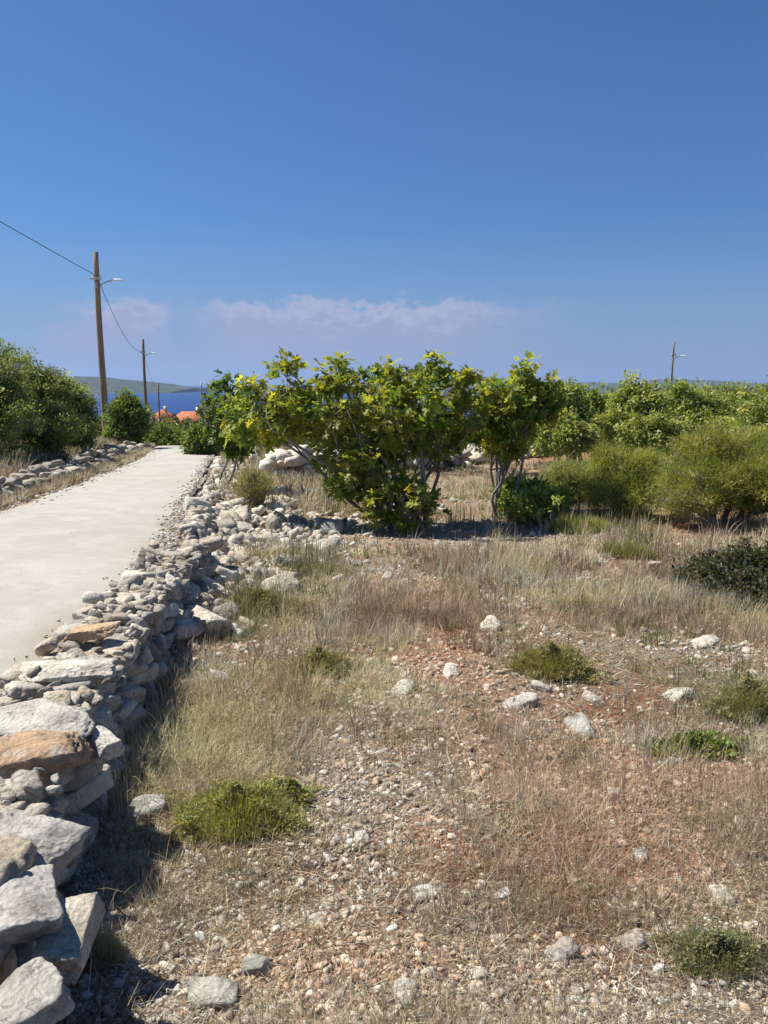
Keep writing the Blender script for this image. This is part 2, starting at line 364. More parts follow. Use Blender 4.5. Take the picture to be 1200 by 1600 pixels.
def hill(name, prof, depth_y, thick, seed):
    """prof: list of (X pixel column, row of the skyline) at distance depth_y"""
    P = np.array(prof, float); n = 160; Xs = np.linspace(P[0, 0], P[-1, 0], n); rows = np.interp(Xs, P[:, 0], P[:, 1])
    V = []; m = 28
    for j in range(m):
        t = j/(m-1); yy = depth_y+(t-.5)*thick; sh = math.sin(math.pi*t)**.8
        tops = np.array([ztop(r, depth_y) for r in rows])
        xs = (Xs-600)/F*depth_y*math.cos(PITCH)+0*Xs
        z = SEA-4+(tops-SEA+4)*sh*(1+.16*fb2(xs, xs*0+yy, 1/350., 4, seed)*(1 if j != m//2 else .35))
        V.append(np.stack([xs, xs*0+yy, z], 1))
    V = np.concatenate(V); ix = np.arange(len(V)).reshape(m, n)
    return obj(name, mesh(name, V, [np.stack([ix[:-1, :-1], ix[:-1, 1:], ix[1:, 1:], ix[1:, :-1]], -1).reshape(-1, 4)], M_HILL, smooth=True), kind='structure')
hill('headland', [(-260, 604), (-120, 594), (0, 587), (70, 586), (120, 587), (160, 588), (190, 592), (224, 595), (256, 598), (280, 603), (310, 606)], 5200, 1500, 3)
hill('far_headland', [(540, 603), (590, 592), (640, 580), (690, 577), (735, 584), (790, 594), (860, 597), (960, 598), (1060, 592), (1120, 595), (1180, 600), (1260, 604)], 9000, 2200, 4)

# ------------------------------------------------------------------ dry stone walls
GREYS = np.array([[.40, .37, .32], [.46, .43, .37], [.33, .30, .265], [.52, .48, .40], [.44, .38, .30], [.56, .53, .47], [.36, .34, .31]])
def stone_part(nm, parent, C, S, rot, sub, tint, seed, label=None):
    V, Fc, k = rocks(np.array([[0, 0, 0.]]), np.array([S]), np.array([rot]), sub, .045, 8, seed)
    o = obj(nm, mesh(nm, V, [Fc], M_STONE, np.tile(tint, (len(V), 1)), False), parent, tuple(C))
    if label: o['label'] = label
    return o
def build_wall(name, origin, label, cat, L_, seed, keep=100, group=None, part='stone'):
    """L_: list of (C, S, rot, tint, importance, special label); the biggest in view are parts, the rest one rubble part"""
    root = thing(name, origin, label, cat, group); L_.sort(key=lambda a: -a[4]); og = np.array(origin)
    for i, (C, S, rot, tint, imp, lab) in enumerate(L_[:keep]):
        sub = 5 if imp > 60 else 4 if imp > 22 else 3
        stone_part(part, root, np.array(C)-og, S, rot, sub, tint, seed+i, lab)
    rest = L_[keep:]
    for sub, lo, hi in ((3, 14, 1e9), (2, 0, 14)):
        q = [a for a in rest if lo <= a[4] < hi]
        if not q: continue
        V, Fc, k = rocks(np.array([a[0] for a in q])-og, np.array([a[1] for a in q]), np.array([a[2] for a in q]), sub, .045, 8, seed+999+sub)
        r = obj('rubble', mesh('rubble', V, [Fc], M_STONE, np.repeat(np.array([a[3] for a in q]), k, 0), sub > 2), root, kind='stuff')
    return root
def imp(C, S): 
    d = math.hypot(C[0], C[1])+.3; v = max(S)*F/d
    X, Y = proj(C[0], max(C[1], .5), C[2]); 
    return v if (-80 < X < 1280 and Y < 1700) else v*.05
def rt(a=.14): return (float(rng.normal(0, a)), float(rng.normal(0, a)), float(U(0, 6.28)))
def pick(): return GREYS[rng.integers(len(GREYS))]*U(.85, 1.15)

ST = []
y = .25
while y < 8:                      # retaining wall: face courses, then slabs across the top
    fx, rx = float(xface(y)), float(xroadR(y))
    t = float(T(y)); hgt = .40
    for c, zc in enumerate((.06, .17, .28, .38)):
        ln = U(.09, .17); C = (fx-.06-.02*c+rng.normal(0, .025), y+rng.normal(0, .05), t+zc+rng.normal(0, .012)); S = (U(.08, .14), ln, U(.05, .075))
        r = rt(.1); ST.append((C, S, (r[0], r[1], float(rng.normal(0, .3))), pick(), imp(C, S), None))
    y += U(.17, .25)
y = .15
while y < 7.2:
    fx, rx = float(xface(y)), float(xroadR(y)); x = fx-.10+U(-.05, .03)
    step = U(.2, .28)
    lim = rx+.02
    while x > lim:
        a = U(.09, .19); b_ = U(.07, .14)
        C = (x-a*.6, y+rng.normal(0, .05), float(T(y))+.385+U(.0, .05)); S = (a, b_, U(.04, .07))
        r = rt(.11); ST.append((C, S, (r[0], r[1], float(rng.normal(0, .35))), pick(), imp(C, S), None)); x -= a*1.55
        if rng.random() < .6:      # chinks
            C2 = (x+U(-.05, .1), y+U(-.15, .15), float(T(y))+.46+U(-.02, .05)); s = U(.03, .075); S2 = (s*1.3, s, s*.6)
            ST.append((C2, S2, rt(.4), pick(), imp(C2, S2), None))
    y += step*.8
for _ in range(420):
    y = U(.3, 7.5); fx, rx = float(xface(y)), float(xroadR(y)); x = U(rx-.05, fx+.02); s_ = float(np.exp(rng.normal(math.log(.03), .4)))
    C = (x, y, float(T(y))+.44+U(-.02, .04)); S = (s_*1.4, s_, s_*.6); ST.append((C, S, rt(.4), pick(), imp(C, S), None))
# distinctive slabs
def slab(X, Y, dz, S, rz, tint, lab):
    X -= 14; dz -= .02; S = tuple(q*.84 for q in S)
    zz = float(T(3.))+.40+dz
    p = px(X, Y, zz); zz = float(T(p[1]))+.40+dz; p = px(X, Y, zz)
    ST.append(((p[0], p[1], zz), S, (0.05, -.04, rz), np.array(tint), 200, lab)); return p
slab(45, 1185, .10, (.27, .16, .07), .5, (.46, .32, .21), 'rust stained broad slab')
slab(70, 1130, .12, (.26, .20, .05), .3, (.50, .48, .44), 'pale flat slab with a level top')
slab(120, 1048, .10, (.30, .13, .05), .1, (.62, .59, .53), 'long whitish slab at the road side')
slab(158, 988, .14, (.17, .09, .045), .1, (.50, .36, .23), 'orange brown slab on top of the wall')
slab(40, 1320, .06, (.17, .19, .06), 1.2, (.44, .43, .40), None)
slab(128, 1465, -.05, (.075, .17, .09), .1, (.50, .46, .38), 'upright yellowish block in the wall face')
slab(45, 1420, .05, (.14, .16, .07), .4, (.47, .46, .43), None)
slab(60, 1565, .04, (.10, .12, .06), .9, (.47, .46, .42), None)
slab(175, 1165, .02, (.09, .10, .07), .9, (.58, .56, .52), 'small whitish block in the wall face')
# collapsed part, spilling to the right
for _ in range(3800):
    yy = 5.8+(U(0, 1)**1.3)*19; rx = float(xroadR(yy)); wdt = np.interp(yy, [6.5, 9, 14, 25], [.55, 1.6, 2.8, 2.2])
    u = abs(rng.normal(0, .45)); xx = rx+.16+u*wdt
    s = float(np.exp(rng.normal(math.log(.052), .45))); s = min(s, .17); pile = .12*math.exp(-((u-.35)/.3)**2)*U(0, 1)
    C = (xx, yy, float(H(xx, yy))+s*.25+pile); S = (s*U(.9, 1.5), s*U(.8, 1.1), s*U(.5, .8))
    k = U(1.1, 1.55) if rng.random() < .75 else .9
    ST.append((C, S, rt(.5), np.clip(pick()*k, 0, .68), imp(C, S), None))
build_wall('dry_stone_wall', (-1.2, 3, float(T(3))), 'long low dry stone wall of grey limestone slabs running along the right edge of the pale road', 'stone wall', ST, 100)

SL = []
for _ in range(850):
    yy = U(7, 31); lx = float(xroadL(yy)); u = U(0, 1)
    hgt = np.interp(yy, [7, 12, 22, 31], [.15, .35, .5, .3])*(.75+.25*math.sin(yy*1.7))
    xx = lx-.45-u*.7; s = min(.2, float(np.exp(rng.normal(math.log(.095), .35))))
    C = (xx, yy, float(T(yy))+.36+U(0, 1)*hgt*(1-abs(u-.5))); S = (s*U(1, 1.5), s, s*U(.5, .8)); SL.append((C, S, rt(.25), np.clip(pick()*.85, 0, .6), imp(C, S), None))
build_wall('dry_stone_wall', (-6.9, 18, float(T(18))+.35), 'low pale rubble wall along the far left side of the road below the dark trees', 'stone wall', SL, 2000, keep=60)
SB = []
A, B = px(428, 748), px(570, 738); C0 = px(850, 712)
for (P0, P1, n, hh) in ((A, B, 460, .62), (B, C0, 420, .5)):
    for _ in range(n):
        t = U(0, 1); p = P0+(P1-P0)*t+rng.normal(0, .28, 2); s = min(.3, float(np.exp(rng.normal(math.log(.145), .35))))
        z = float(H(p[0], p[1]))+U(0, hh); C = (p[0], p[1], z); S = (s*1.3, s, s*.7); SB.append((C, S, rt(.4), np.clip(pick()*1.6, 0, .78), imp(C, S)*.7, None))
build_wall('rubble_wall', (float(B[0]), float(B[1]), float(H(B[0], B[1]))), 'whitish rubble stone bank behind the fig tree at the back of the field', 'stone wall', SB, 3000, keep=50)

# ------------------------------------------------------------------ gravel (stuff)
def field_pts(n, dmin=1.05, dmax=26, pw=1.):
    d = dmin*(dmax/dmin)**(U(0, 1, n)**pw); a = U(-.62, .60, n); return d*a, d
def infield(x, y, m=.0): return x > xface(y)+m
def cols_stone(n, x, y):
    base = np.array([[.46, .42, .36], [.60, .56, .49], [.34, .31, .27], [.42, .31, .22], [.54, .49, .41], [.30, .25, .20]])[rng.integers(0, 6, n)]
    base = base*U(.8, 1.35, (n, 1)); r_ = red(x, y)[:, None]*.7; return np.clip(base*(1+r_*np.array([.1, -.2, -.35])), 0, .66)
def gravel(n, smin, smax, sub, dmax, seed):
    x, y_ = field_pts(n, 1.05, dmax); ok = infield(x, y_, .02) | ((x < xface(y_)-.02) & (x > xroadR(y_)-.12) & (y_ > 3)); x, y_ = x[ok], y_[ok]
    dens = np.clip(.8*pale(x, y_)+.9*fb2(x, y_, 1.1, 4, 31)+.4, .15, 1); ok = U(0, 1, len(x)) < dens; x, y_ = x[ok], y_[ok]; n = len(x)
    s = np.exp(U(math.log(smin), math.log(smax), n))*np.clip(y_/3., .8, 2.6)**.6
    C = np.stack([x, y_, H(x, y_)+s*U(-.25, .3, n)], 1); S = np.stack([s*U(.9, 1.5, n), s*U(.8, 1.1, n), s*U(.45, .8, n)], 1)
    V, Fc, k = rocks(C, S, np.stack([rng.normal(0, .35, n), rng.normal(0, .35, n), U(0, 6.28, n)], 1), sub, .03, 7, seed)
    return V, Fc, np.repeat(cols_stone(n, x, y_), k, 0)
g1 = gravel(120000, .0028, .010, 1, 16, 1); g2 = gravel(21000, .008, .021, 2, 16, 2)
n = 4500; y_ = 3.5+26*U(0, 1, n)**1.7; lf = U(0, 1, n) < .5; x = np.where(lf, xroadL(y_)-.12+np.abs(rng.normal(0, .28, n))*np.where(U(0, 1, n) < .7, -1, 1), xroadR(y_)+.08-np.abs(rng.normal(0, .13, n)))
s_ = U(.005, .017, n)*np.clip(y_/7, .8, 2); zz = np.where((x > xroadL(y_)) & (x < xroadR(y_)), Hroad(x, y_)+.012, H(x, y_)+.01)
V3, F3, k3 = rocks(np.stack([x, y_, zz], 1), np.stack([s_*1.3, s_, s_*.6], 1), rng.normal(0, .5, (n, 3)), 1, .03, 7, 77)
V = np.concatenate([g1[0], g2[0], V3]); Fc = np.concatenate([g1[1], g2[1]+len(g1[0]), F3+len(g1[0])+len(g2[0])])
obj('gravel', mesh('gravel', V, [Fc], M_GRAVEL, np.concatenate([g1[2], g2[2], np.repeat(np.clip(cols_stone(n, x, y_)*1.25, 0, .6), k3, 0)])), kind='stuff', label='loose grey and pale limestone gravel over reddish soil', cat='gravel')

# ------------------------------------------------------------------ larger loose rocks
def rock_thing(X, Y, S, tint, label, rz=0., group=None, sub=4, tilt=.1):
    p = px(X, Y); i = rng.integers(1e6)
    V, Fc, k = rocks(np.array([[0, 0, 0.]]), np.array([S]), np.array([[tilt, -tilt, rz]]), sub, .05, 8, int(i))
    return obj('limestone_rock', mesh('limestone_rock', V, [Fc], M_STONE, np.tile(np.array(tint)*.88, (len(V), 1)), False), None, (p[0], p[1], float(H(*p))+S[2]*.15), label, 'rock', group)
rock_thing(664, 1402, (.055, .035, .028), (.78, .76, .70), 'brightest white rock lying in the foreground grass near the centre', .2)
rock_thing(400, 1512, (.055, .035, .03), (.33, .34, .31), 'dark lichen grey rock in the bottom foreground left of centre')
rock_thing(330, 1555, (.09, .06, .035), (.36, .37, .34), 'flat mottled grey rock at the bottom edge right of the wall')
rock_thing(785, 1400, (.03, .025, .02), (.66, .64, .60), 'small white rock to the right of the brightest white rock', .4)
rock_thing(1000, 1340, (.03, .03, .02), (.66, .66, .62), 'small bluish white rock on gravel at the right foreground')
rock_thing(225, 1268, (.11, .08, .05), (.42, .42, .40), 'large flat grey rock fallen beside the stone wall', .3)
rock_thing(130, 1240, (.08, .06, .045), (.60, .46, .32), 'tan cornered rock leaning at the foot of the wall', .3)
rock_thing(812, 1102, (.16, .07, .035), (.55, .52, .47), 'flat pale rock half buried in the scrub right of centre', .5)
rock_thing(960, 1240, (.035, .03, .02), (.60, .57, .52), 'small pale rock on the red soil patch')
rock_thing(1050, 1192, (.08, .04, .025), (.56, .54, .50), 'flat pale rock just left of the bright green plant', .6)
rock_thing(1060, 1090, (.12, .07, .05), (.60, .56, .48), 'cream rock standing in dry grass on the right', .2)
rock_thing(1020, 885, (.10, .06, .05), (.55, .50, .46), 'pinkish rock beside the grassy patch left of the shadow patch', .2)
rock_thing(1060, 805, (.22, .13, .10), (.45, .40, .34), 'brown grey rock in front of the big right hand bush', .2)
for X, Y in ((700, 1050), (760, 985), (850, 1075), (905, 1140), (930, 1095), (630, 1080), (300, 1230), (560, 1310), (740, 1520), (870, 1490), (640, 1555), (1120, 1400), (980, 1480), (1150, 1290), (500, 1440), (480, 880), (600, 900), (760, 860), (900, 930), (690, 850), (420, 860), (350, 1060), (1100, 1010)):
    s = U(.022, .045)*(1 if Y > 1200 else 1.8)
    rock_thing(X+U(-8, 8), Y+U(-5, 5), (s*1.4, s, s*.7), pick()*1.2, 'small grey limestone rock lying among gravel and dry grass in the field', U(0, 3), 'small rocks scattered over the field', 3, .3)

# ------------------------------------------------------------------ grass blades
def blades(base, az_, lean, curl, ln, wd, tint, seg=3):
    n = len(base); ts = np.linspace(0, 1, seg+1); d = np.stack([np.cos(az_), np.sin(az_)], 1)
    wa = az_+math.pi/2+rng.normal(0, .5, n); wv = np.stack([np.cos(wa), np.sin(wa), rng.normal(0, .2, n)], 1)
    V = np.empty((n, 2*seg+1, 3)); k = 0
    for i, t in enumerate(ts):
        an = lean+curl*t*.5; h = ln*t*np.sin(an); v = ln*t*np.cos(an)
        p = base+np.stack([d[:, 0]*h, d[:, 1]*h, v], 1); ww = (wd*(1-t*.75)*.5)[:, None]*wv
        if i < seg: V[:, k] = p-ww; V[:, k+1] = p+ww; k += 2
        else: V[:, k] = p
    o = (np.arange(n)*(2*seg+1))[:, None]
    Qs = np.concatenate([o+np.array([[2*i, 2*i+1, 2*i+3, 2*i+2]]) for i in range(seg-1)]); Tr = o+np.array([[2*seg-2, 2*seg-1, 2*seg]])
    tt = np.repeat(tint, 2*seg+1, 0); return V.reshape(-1, 3), Qs, Tr, tt
def joinb(parts):
    V, Qs, Tr, C = [], [], [], []; off = 0
    for v, q, t, c in parts: V.append(v); Qs.append(q+off); Tr.append(t+off); C.append(c); off += len(v)
    return np.concatenate(V), [np.concatenate(Qs), np.concatenate(Tr)], np.concatenate(C)
STRAW = np.array([[.60, .49, .29], [.50, .42, .27], [.40, .345, .28], [.66, .56, .42], [.29, .21, .15], [.48, .36, .255]])
GRN = np.array([[.13, .16, .05], [.18, .20, .07], [.24, .23, .10]])
def tufts(n, dmin, dmax, per, hmin, hmax, wmul, kind):
    x, y_ = field_pts(n, dmin, dmax); ok = infield(x, y_, .05) & (U(0, 1, n) > .93*CLEAR(x, y_)); x, y_ = x[ok], y_[ok]
    f = fb2(x, y_, .9, 4, 41)
    lim = {'wiry': -.55, 'tall': .0, 'low': -.9}[kind]
    if kind == 'tall':
        X, Y = proj(x, y_, T(y_)); z = np.exp(-((Y-915)/75)**2)+.8*np.exp(-((X-850)/260)**2-((Y-990)/80)**2)
        keep = U(0, 1, len(x)) < np.clip(z*(.8+.9*f)+.12, 0, 1)
    else: keep = (f > lim+U(-.45, .45, len(x))) & (U(0, 1, len(x)) > .55*pale(x, y_)) & (U(0, 1, len(x)) > .35*red(x, y_))
    x, y_ = x[keep], y_[keep]; n = len(x); sz = U(.5, 1.15, n)*(1+.5*np.clip(f[keep], -1, 1))
    g = grn(x, y_)
    B = np.repeat(np.arange(n), per); m = len(B); rad = U(0, 1, m)**.5*.07*np.repeat(sz, per)*(1.7 if kind != 'tall' else 1.1); an = U(0, 6.283, m)
    bx = x[B]+rad*np.cos(an); by = y_[B]+rad*np.sin(an); base = np.stack([bx, by, H(x, y_)[B]-.01], 1)
    tcl = STRAW[np.clip(((fb2(x, y_, 1.3, 2, 71)+.5)*6+rng.normal(0, 1.3, n)).astype(int), 0, 5)]*(1+.3*fb2(x, y_, 1.6, 2, 51)[:, None]); isg = U(0, 1, n) < (.10+.6*g); tcl[isg] = GRN[rng.integers(0, 3, isg.sum())]
    tint = np.clip(tcl[B]*U(.7, 1.25, (m, 1)), .02, .6)
    if kind == 'wiry': lean, curl = np.abs(rng.normal(.85, .5, m)), rng.normal(.5, 1.3, m)
    elif kind == 'tall': lean, curl = np.abs(rng.normal(.15, .2, m)), rng.normal(.35, .4, m)
    else: lean, curl = np.abs(rng.normal(1.0, .35, m)), rng.normal(.7, .6, m)
    ln = U(hmin, hmax, m)*sz[B]; wd = np.maximum(.0013, .00085*by**.9)*wmul*U(.7, 1.3, m)
    return blades(base, an+rng.normal(0, .6, m), lean, curl, ln, wd, tint)
P = [tufts(10500, 1.0, 7, 34, .05, .18, 1.2, 'wiry'), tufts(7000, 1.0, 12, 22, .03, .10, 1.25, 'low'),
     tufts(6500, 2.3, 9, 22, .08, .25, 1.2, 'tall'), tufts(8000, 7, 27, 20, .08, .3, 1.6, 'wiry'), tufts(3000, 8, 27, 16, .12, .38, 1.6, 'tall')]
def litter(n, dmax, l0, l1):
    x, y_ = field_pts(n, 1.0, dmax); ok = infield(x, y_, .03); x, y_ = x[ok], y_[ok]; n = len(x)
    tcl = np.concatenate([STRAW, STRAW*.35, [[.62, .58, .5], [.2, .12, .07]]])[rng.integers(0, 14, n)]*U(.7, 1.2, (n, 1))
    return blades(np.stack([x, y_, H(x, y_)+U(.002, .02, n)], 1), U(0, 6.28, n), rng.normal(1.45, .25, n), rng.normal(0, .6, n), U(l0, l1, n), np.maximum(.0014, .0008*y_)*U(.8, 2., n), np.clip(tcl, .01, .62))
P.append(litter(60000, 12, .02, .09)); P.append(litter(9000, 9, .08, .22))
V, FS, C = joinb(P)
obj('dry_grass', mesh('dry_grass', V, FS, M_GRASS, C), kind='stuff', label='tangled straw brown dry grass and wiry scrub covering the field', cat='grass')
# verges: left of the road and between the stones
def verge(n, x, y_, h, g=.2):
    per = 16; B = np.repeat(np.arange(len(x)), per); m = len(B); an = U(0, 6.28, m); rad = U(0, .1, m)
    base = np.stack([x[B]+rad*np.cos(an), y_[B]+rad*np.sin(an), H(x, y_)[B]], 1); tcl = STRAW[rng.integers(0, 6, len(x))]; isg = U(0, 1, len(x)) < g; tcl[isg] = GRN[rng.integers(0, 3, isg.sum())]
    return blades(base, an, np.abs(rng.normal(.4, .3, m)), rng.normal(.4, .5, m), U(.4, 1, m)*h, np.maximum(.002, .001*base[:, 1])*1.5, np.clip(tcl[B]*U(.7, 1.2, (m, 1)), 0, .6))
yv = U(7, 33, 900); xv = xroadL(yv)-.1-U(0, 1, 900)**1.5*.5
yw = U(8, 40, 2600); xw = xroadL(yw)-1.3-U(0, 1, 2600)*6
yz = U(13, 34, 700); xz = xroadR(yz)+.3+U(0, 1, 700)*3
V, FS, C = joinb([verge(0, xv, yv, .22, .1), verge(0, xw, yw, .6, .3), verge(0, xz, yz, .45, .25)])
obj('verge_grass', mesh('verge_grass', V, FS, M_GRASS, C), kind='stuff', label='dry straw coloured grass along the road verges', cat='grass')

# ------------------------------------------------------------------ shrubs of fine stems
# ------------------------------------------------------------------ trees
def tube(P, r, k=6):
    P = np.asarray(P, float); n = len(P); r = np.asarray(r, float); t = np.gradient(P, axis=0); t /= np.linalg.norm(t, axis=1, keepdims=True)+1e-9
    ref = np.array([.3, .2, 1.]) if abs(t[:, 2]).mean() < .9 else np.array([1., .1, 0]); a = np.cross(t, ref); a /= np.linalg.norm(a, axis=1, keepdims=True)+1e-9; b = np.cross(t, a)
    an = np.linspace(0, 2*math.pi, k, endpoint=False); V = P[:, None]+r[:, None, None]*(a[:, None]*np.cos(an)[None, :, None]+b[:, None]*np.sin(an)[None, :, None])
    i = np.arange(n*k).reshape(n, k); Q = np.stack([i[:-1], np.roll(i[:-1], -1, 1), np.roll(i[1:], -1, 1), i[1:]], -1).reshape(-1, 4); return V.reshape(-1, 3), Q
def limb(a, b, r0, r1, bend=.12, n=7, sag=0.):
    a, b = np.array(a, float), np.array(b, float); t = np.linspace(0, 1, n)[:, None]; L_ = np.linalg.norm(b-a)
    o = rng.normal(0, bend*L_, 3); o2 = rng.normal(0, bend*L_*.4, 3); P = a+(b-a)*t+o*np.sin(t*math.pi)+o2*np.sin(t*2*math.pi)-np.array([0, 0, sag*L_])*np.sin(t*math.pi)
    return P, np.linspace(r0, r1, n)
def jointubes(L_, k=6):
    V, Q, o = [], [], 0
    for P, r in L_: v, q = tube(P, r, k); V.append(v); Q.append(q+o); o += len(v)
    return np.concatenate(V), np.concatenate(Q)
def fan(pts):
    pts = np.array(pts, float); n = len(pts); V = np.concatenate([[[0, .45, -.03]], pts]); return V, np.array([[0, i+1, (i+1) % n+1] for i in range(n)])
_f = []
for x_, y_ in ((0, 0), (.12, .08), (.36, .12), (.30, .30), (.20, .34), (.46, .62), (.34, .72), (.14, .56), (.12, .86), (0, 1.0)): _f.append((x_, y_, abs(x_)*.28-.12*y_*y_))
FIGLEAF = fan(_f+[(-a, b, c) for a, b, c in _f[-2:0:-1]])
OVAL = fan([(0, 0, 0), (.22, .25, .06), (.26, .55, .06), (.13, .85, .0), (0, 1, -.05), (-.13, .85, .0), (-.26, .55, .06), (-.22, .25, .06)])
QUAD = (np.array([[0, 0, 0], [.24, .45, .05], [0, 1, 0], [-.24, .45, .05.__float__()]], float), np.array([[0, 1, 2, 3]]))
NEEDLE = (np.array([[-.06, 0, 0], [.06, 0, 0], [.03, 1, 0.05], [-.03, 1, 0.05]], float), np.array([[0, 1, 2, 3]]))
def leaves(tpl, pos, out, size, tint, droop=.3, jit=.8):
    """pos (n,3), out (n,3) outward directions"""
    TV, TF = tpl; n = len(pos); d = out+rng.normal(0, jit, (n, 3)); d[:, 2] -= droop; d /= np.linalg.norm(d, axis=1, keepdims=True)+1e-9
    up = rng.normal(0, .55, (n, 3))+np.array([0, 0, 1.]); x_ = np.cross(d, up); x_ /= np.linalg.norm(x_, axis=1, keepdims=True)+1e-9; z_ = np.cross(x_, d)
    V = pos[:, None]+size[:, None, None]*(TV[None, :, 0:1]*x_[:, None]+TV[None, :, 1:2]*d[:, None]+TV[None, :, 2:3]*z_[:, None])
    F_ = (TF[None]+(np.arange(n)*len(TV))[:, None, None]).reshape(-1, TF.shape[1]); return V.reshape(-1, 3), F_, np.repeat(tint, len(TV), 0)
def in_lobe(n, lb, shell=.55):
    c, r = np.array(lb[:3]), np.array(lb[3:6]); d = rng.normal(size=(n, 3)); d /= np.linalg.norm(d, axis=1, keepdims=True)
    q = U(shell, 1, n)**.6*(1+.22*fbm(d*1.7+c, 3, 77)); return c+d*r*q[:, None], d
def tree(name, base, lobes, label, cat='tree', tpl=QUAD, lm=None, leaf=.07, n_cl=160, per=60, cs=.16, cols_=None, tr=.07, stems=1, group=None, droop=.2, shell=.5, zmin=.03, bark=None, flat_=.75, jit=.8):
    """base (x,y) world; lobes in world coordinates (cx,cy,cz,rx,ry,rz)"""
    bx, by = base; bz = float(H(bx, by)); root = thing(name, (bx, by, bz), label, cat, group); og = np.array([bx, by, bz])
    vol = np.array([l[3]*l[4]*l[5] for l in lobes])**.67; nl = np.maximum(4, (n_cl*vol/vol.sum()).astype(int)); tb = []; LV = []; LD = []
    b0 = np.array([bx, by, bz-.1]); 
    for s in range(max(stems, 1)): pass
    CP, CD = [], []
    for lb, k in zip(lobes, nl):
        c = np.array(lb[:3]); node = c-np.array([0, 0, lb[5]*.45])+rng.normal(0, .08, 3)*lb[3]; o = np.array([rng.normal(0, .04), rng.normal(0, .04), 0])*stems
        r0 = tr*(.6 if stems > 1 else 1); P, r = limb(b0+o, node, r0, r0*.5, .1, 8); tb.append((P, r))
        pts, dr = in_lobe(k, lb, shell); g = np.maximum(pts[:, 2], H(pts[:, 0], pts[:, 1])+zmin); pts[:, 2] = g
        nb = max(3, int(k**.5)); bp, _ = in_lobe(nb, (*c, *(np.array(lb[3:6])*.6)), .6); bp[:, 2] = np.maximum(bp[:, 2], H(bp[:, 0], bp[:, 1])+.12)
        for q in bp: i = rng.integers(4, 8); tb.append(limb(P[i], q, r0*.42, r0*.2, .1, 6))
        for q in pts:
            j = np.argmin(((bp-q)**2).sum(1)); tb.append(limb(bp[j], q, r0*.17, r0*.05, .1, 4))
        CP.append(pts); CD.append(dr)
    CP = np.concatenate(CP); CD = np.concatenate(CD); m = len(CP); B = np.repeat(np.arange(m), per); n = len(B)
    off = rng.normal(0, 1, (n, 3)); off *= (U(.2, 1, n)/np.linalg.norm(off, axis=1))[:, None]; off *= cs*np.array([1, 1, flat_])*U(.6, 1.3, m)[B][:, None]
    pos = CP[B]+off; pos[:, 2] = np.maximum(pos[:, 2], H(pos[:, 0], pos[:, 1])+.02); od = off/(cs)+CD[B]*.5
    cc = np.array(cols_)[rng.integers(0, len(cols_), m)]*U(.8, 1.25, (m, 1))*1.25; tint = np.clip(cc[B]*U(.75, 1.3, (n, 1)), .005, .5)
    v, f, c = leaves(tpl, pos-og, od, leaf*np.exp(rng.normal(-.1, .3, n)), tint, droop, jit)
    obj('crown', mesh('crown', v, [f], lm or M_LEAF, c), root)
    v, q = jointubes([(P-og, r) for P, r in tb]); obj('trunk', mesh('trunk', v, [q], bark or M_BARK, smooth=True), root)
    return root
def shrub(name, X, Y, wpx, hm, label, cl, n=2600, wd=.0022, cat='shrub', group=None, aspect=.7, spread=1., leafy=0.):
    p = px(X, Y); dep = p[1]; rx_ = wpx/2/F*dep*1.02; ryy = rx_*aspect
    u = np.sqrt(U(0, 1, n)); a = U(0, 6.283, n); bx = u*np.cos(a)*rx_; by = u*np.sin(a)*ryy
    hh = hm*(1-.65*u**2)*(1+.25*fb2(bx*6, by*6, 1, 2, int(X))); z0 = H(bx+p[0], by+p[1])-float(H(*p))
    base = np.stack([bx*.85, by*.85, z0+hh*U(0, .55, n)], 1); cl = np.array(cl)
    tint = np.clip(cl[rng.integers(0, len(cl), n)]*U(.7, 1.3, (n, 1)), .01, .5)
    v, q, t, c = blades(base, a+rng.normal(0, .8, n), np.abs(rng.normal(.35, .3, n))*spread, rng.normal(.3, .6, n), hh*U(.3, .65, n), np.full(n, wd)*U(.7, 1.3, n), tint)
    if leafy:                   # small leaves over the stems, ragged outline
        k = int(n*2.6); u = np.sqrt(U(0, 1, k)); a = U(0, 6.283, k); lump = .72+.75*fb2(np.cos(a)*u*3, np.sin(a)*u*3, 1.3, 3, int(Y))
        lx, ly = u*np.cos(a)*rx_*lump, u*np.sin(a)*ryy*lump; top_ = hm*(1-.75*u**2)*(.7+.5*fb2(lx*9, ly*9, 1, 2, 5)); lz = H(lx+p[0], ly+p[1])-float(H(*p))+np.maximum(top_, .01)*U(.45, 1, k)**.6
        cl2 = cl[rng.integers(0, len(cl), k)]*U(.7, 1.35, (k, 1)); dead = U(0, 1, k) < .14; cl2[dead] = STRAW[rng.integers(0, 6, dead.sum())]*.8
        LV_, LF_, LC_ = leaves(QUAD, np.stack([lx, ly, lz], 1), np.stack([np.cos(a)*u, np.sin(a)*u, np.full(k, .7)], 1), U(.5, 1.3, k)*leafy, np.clip(cl2, .01, .5), 0., .9)
        return obj(name, mesh(name, np.concatenate([v, LV_]), [np.concatenate([q, LF_+len(v)]), t], M_LEAF, np.concatenate([c, LC_])), None, (p[0], p[1], float(H(*p))), label, cat, group)
    return obj(name, mesh(name, v, [q, t], M_LEAF, c), None, (p[0], p[1], float(H(*p))), label, cat, group)
YG = [[.24, .27, .08], [.31, .33, .12], [.18, .21, .07], [.38, .35, .18]]
shrub('low_shrub', 370, 1280, 245, .16, 'largest yellow green cushion shrub in the left foreground beside the wall', YG, 7000, .0022, leafy=.016)
shrub('low_shrub', 455, 1250, 90, .10, 'small yellow green tuft touching the right of the large cushion shrub', YG, 1800, .0022, leafy=.014)
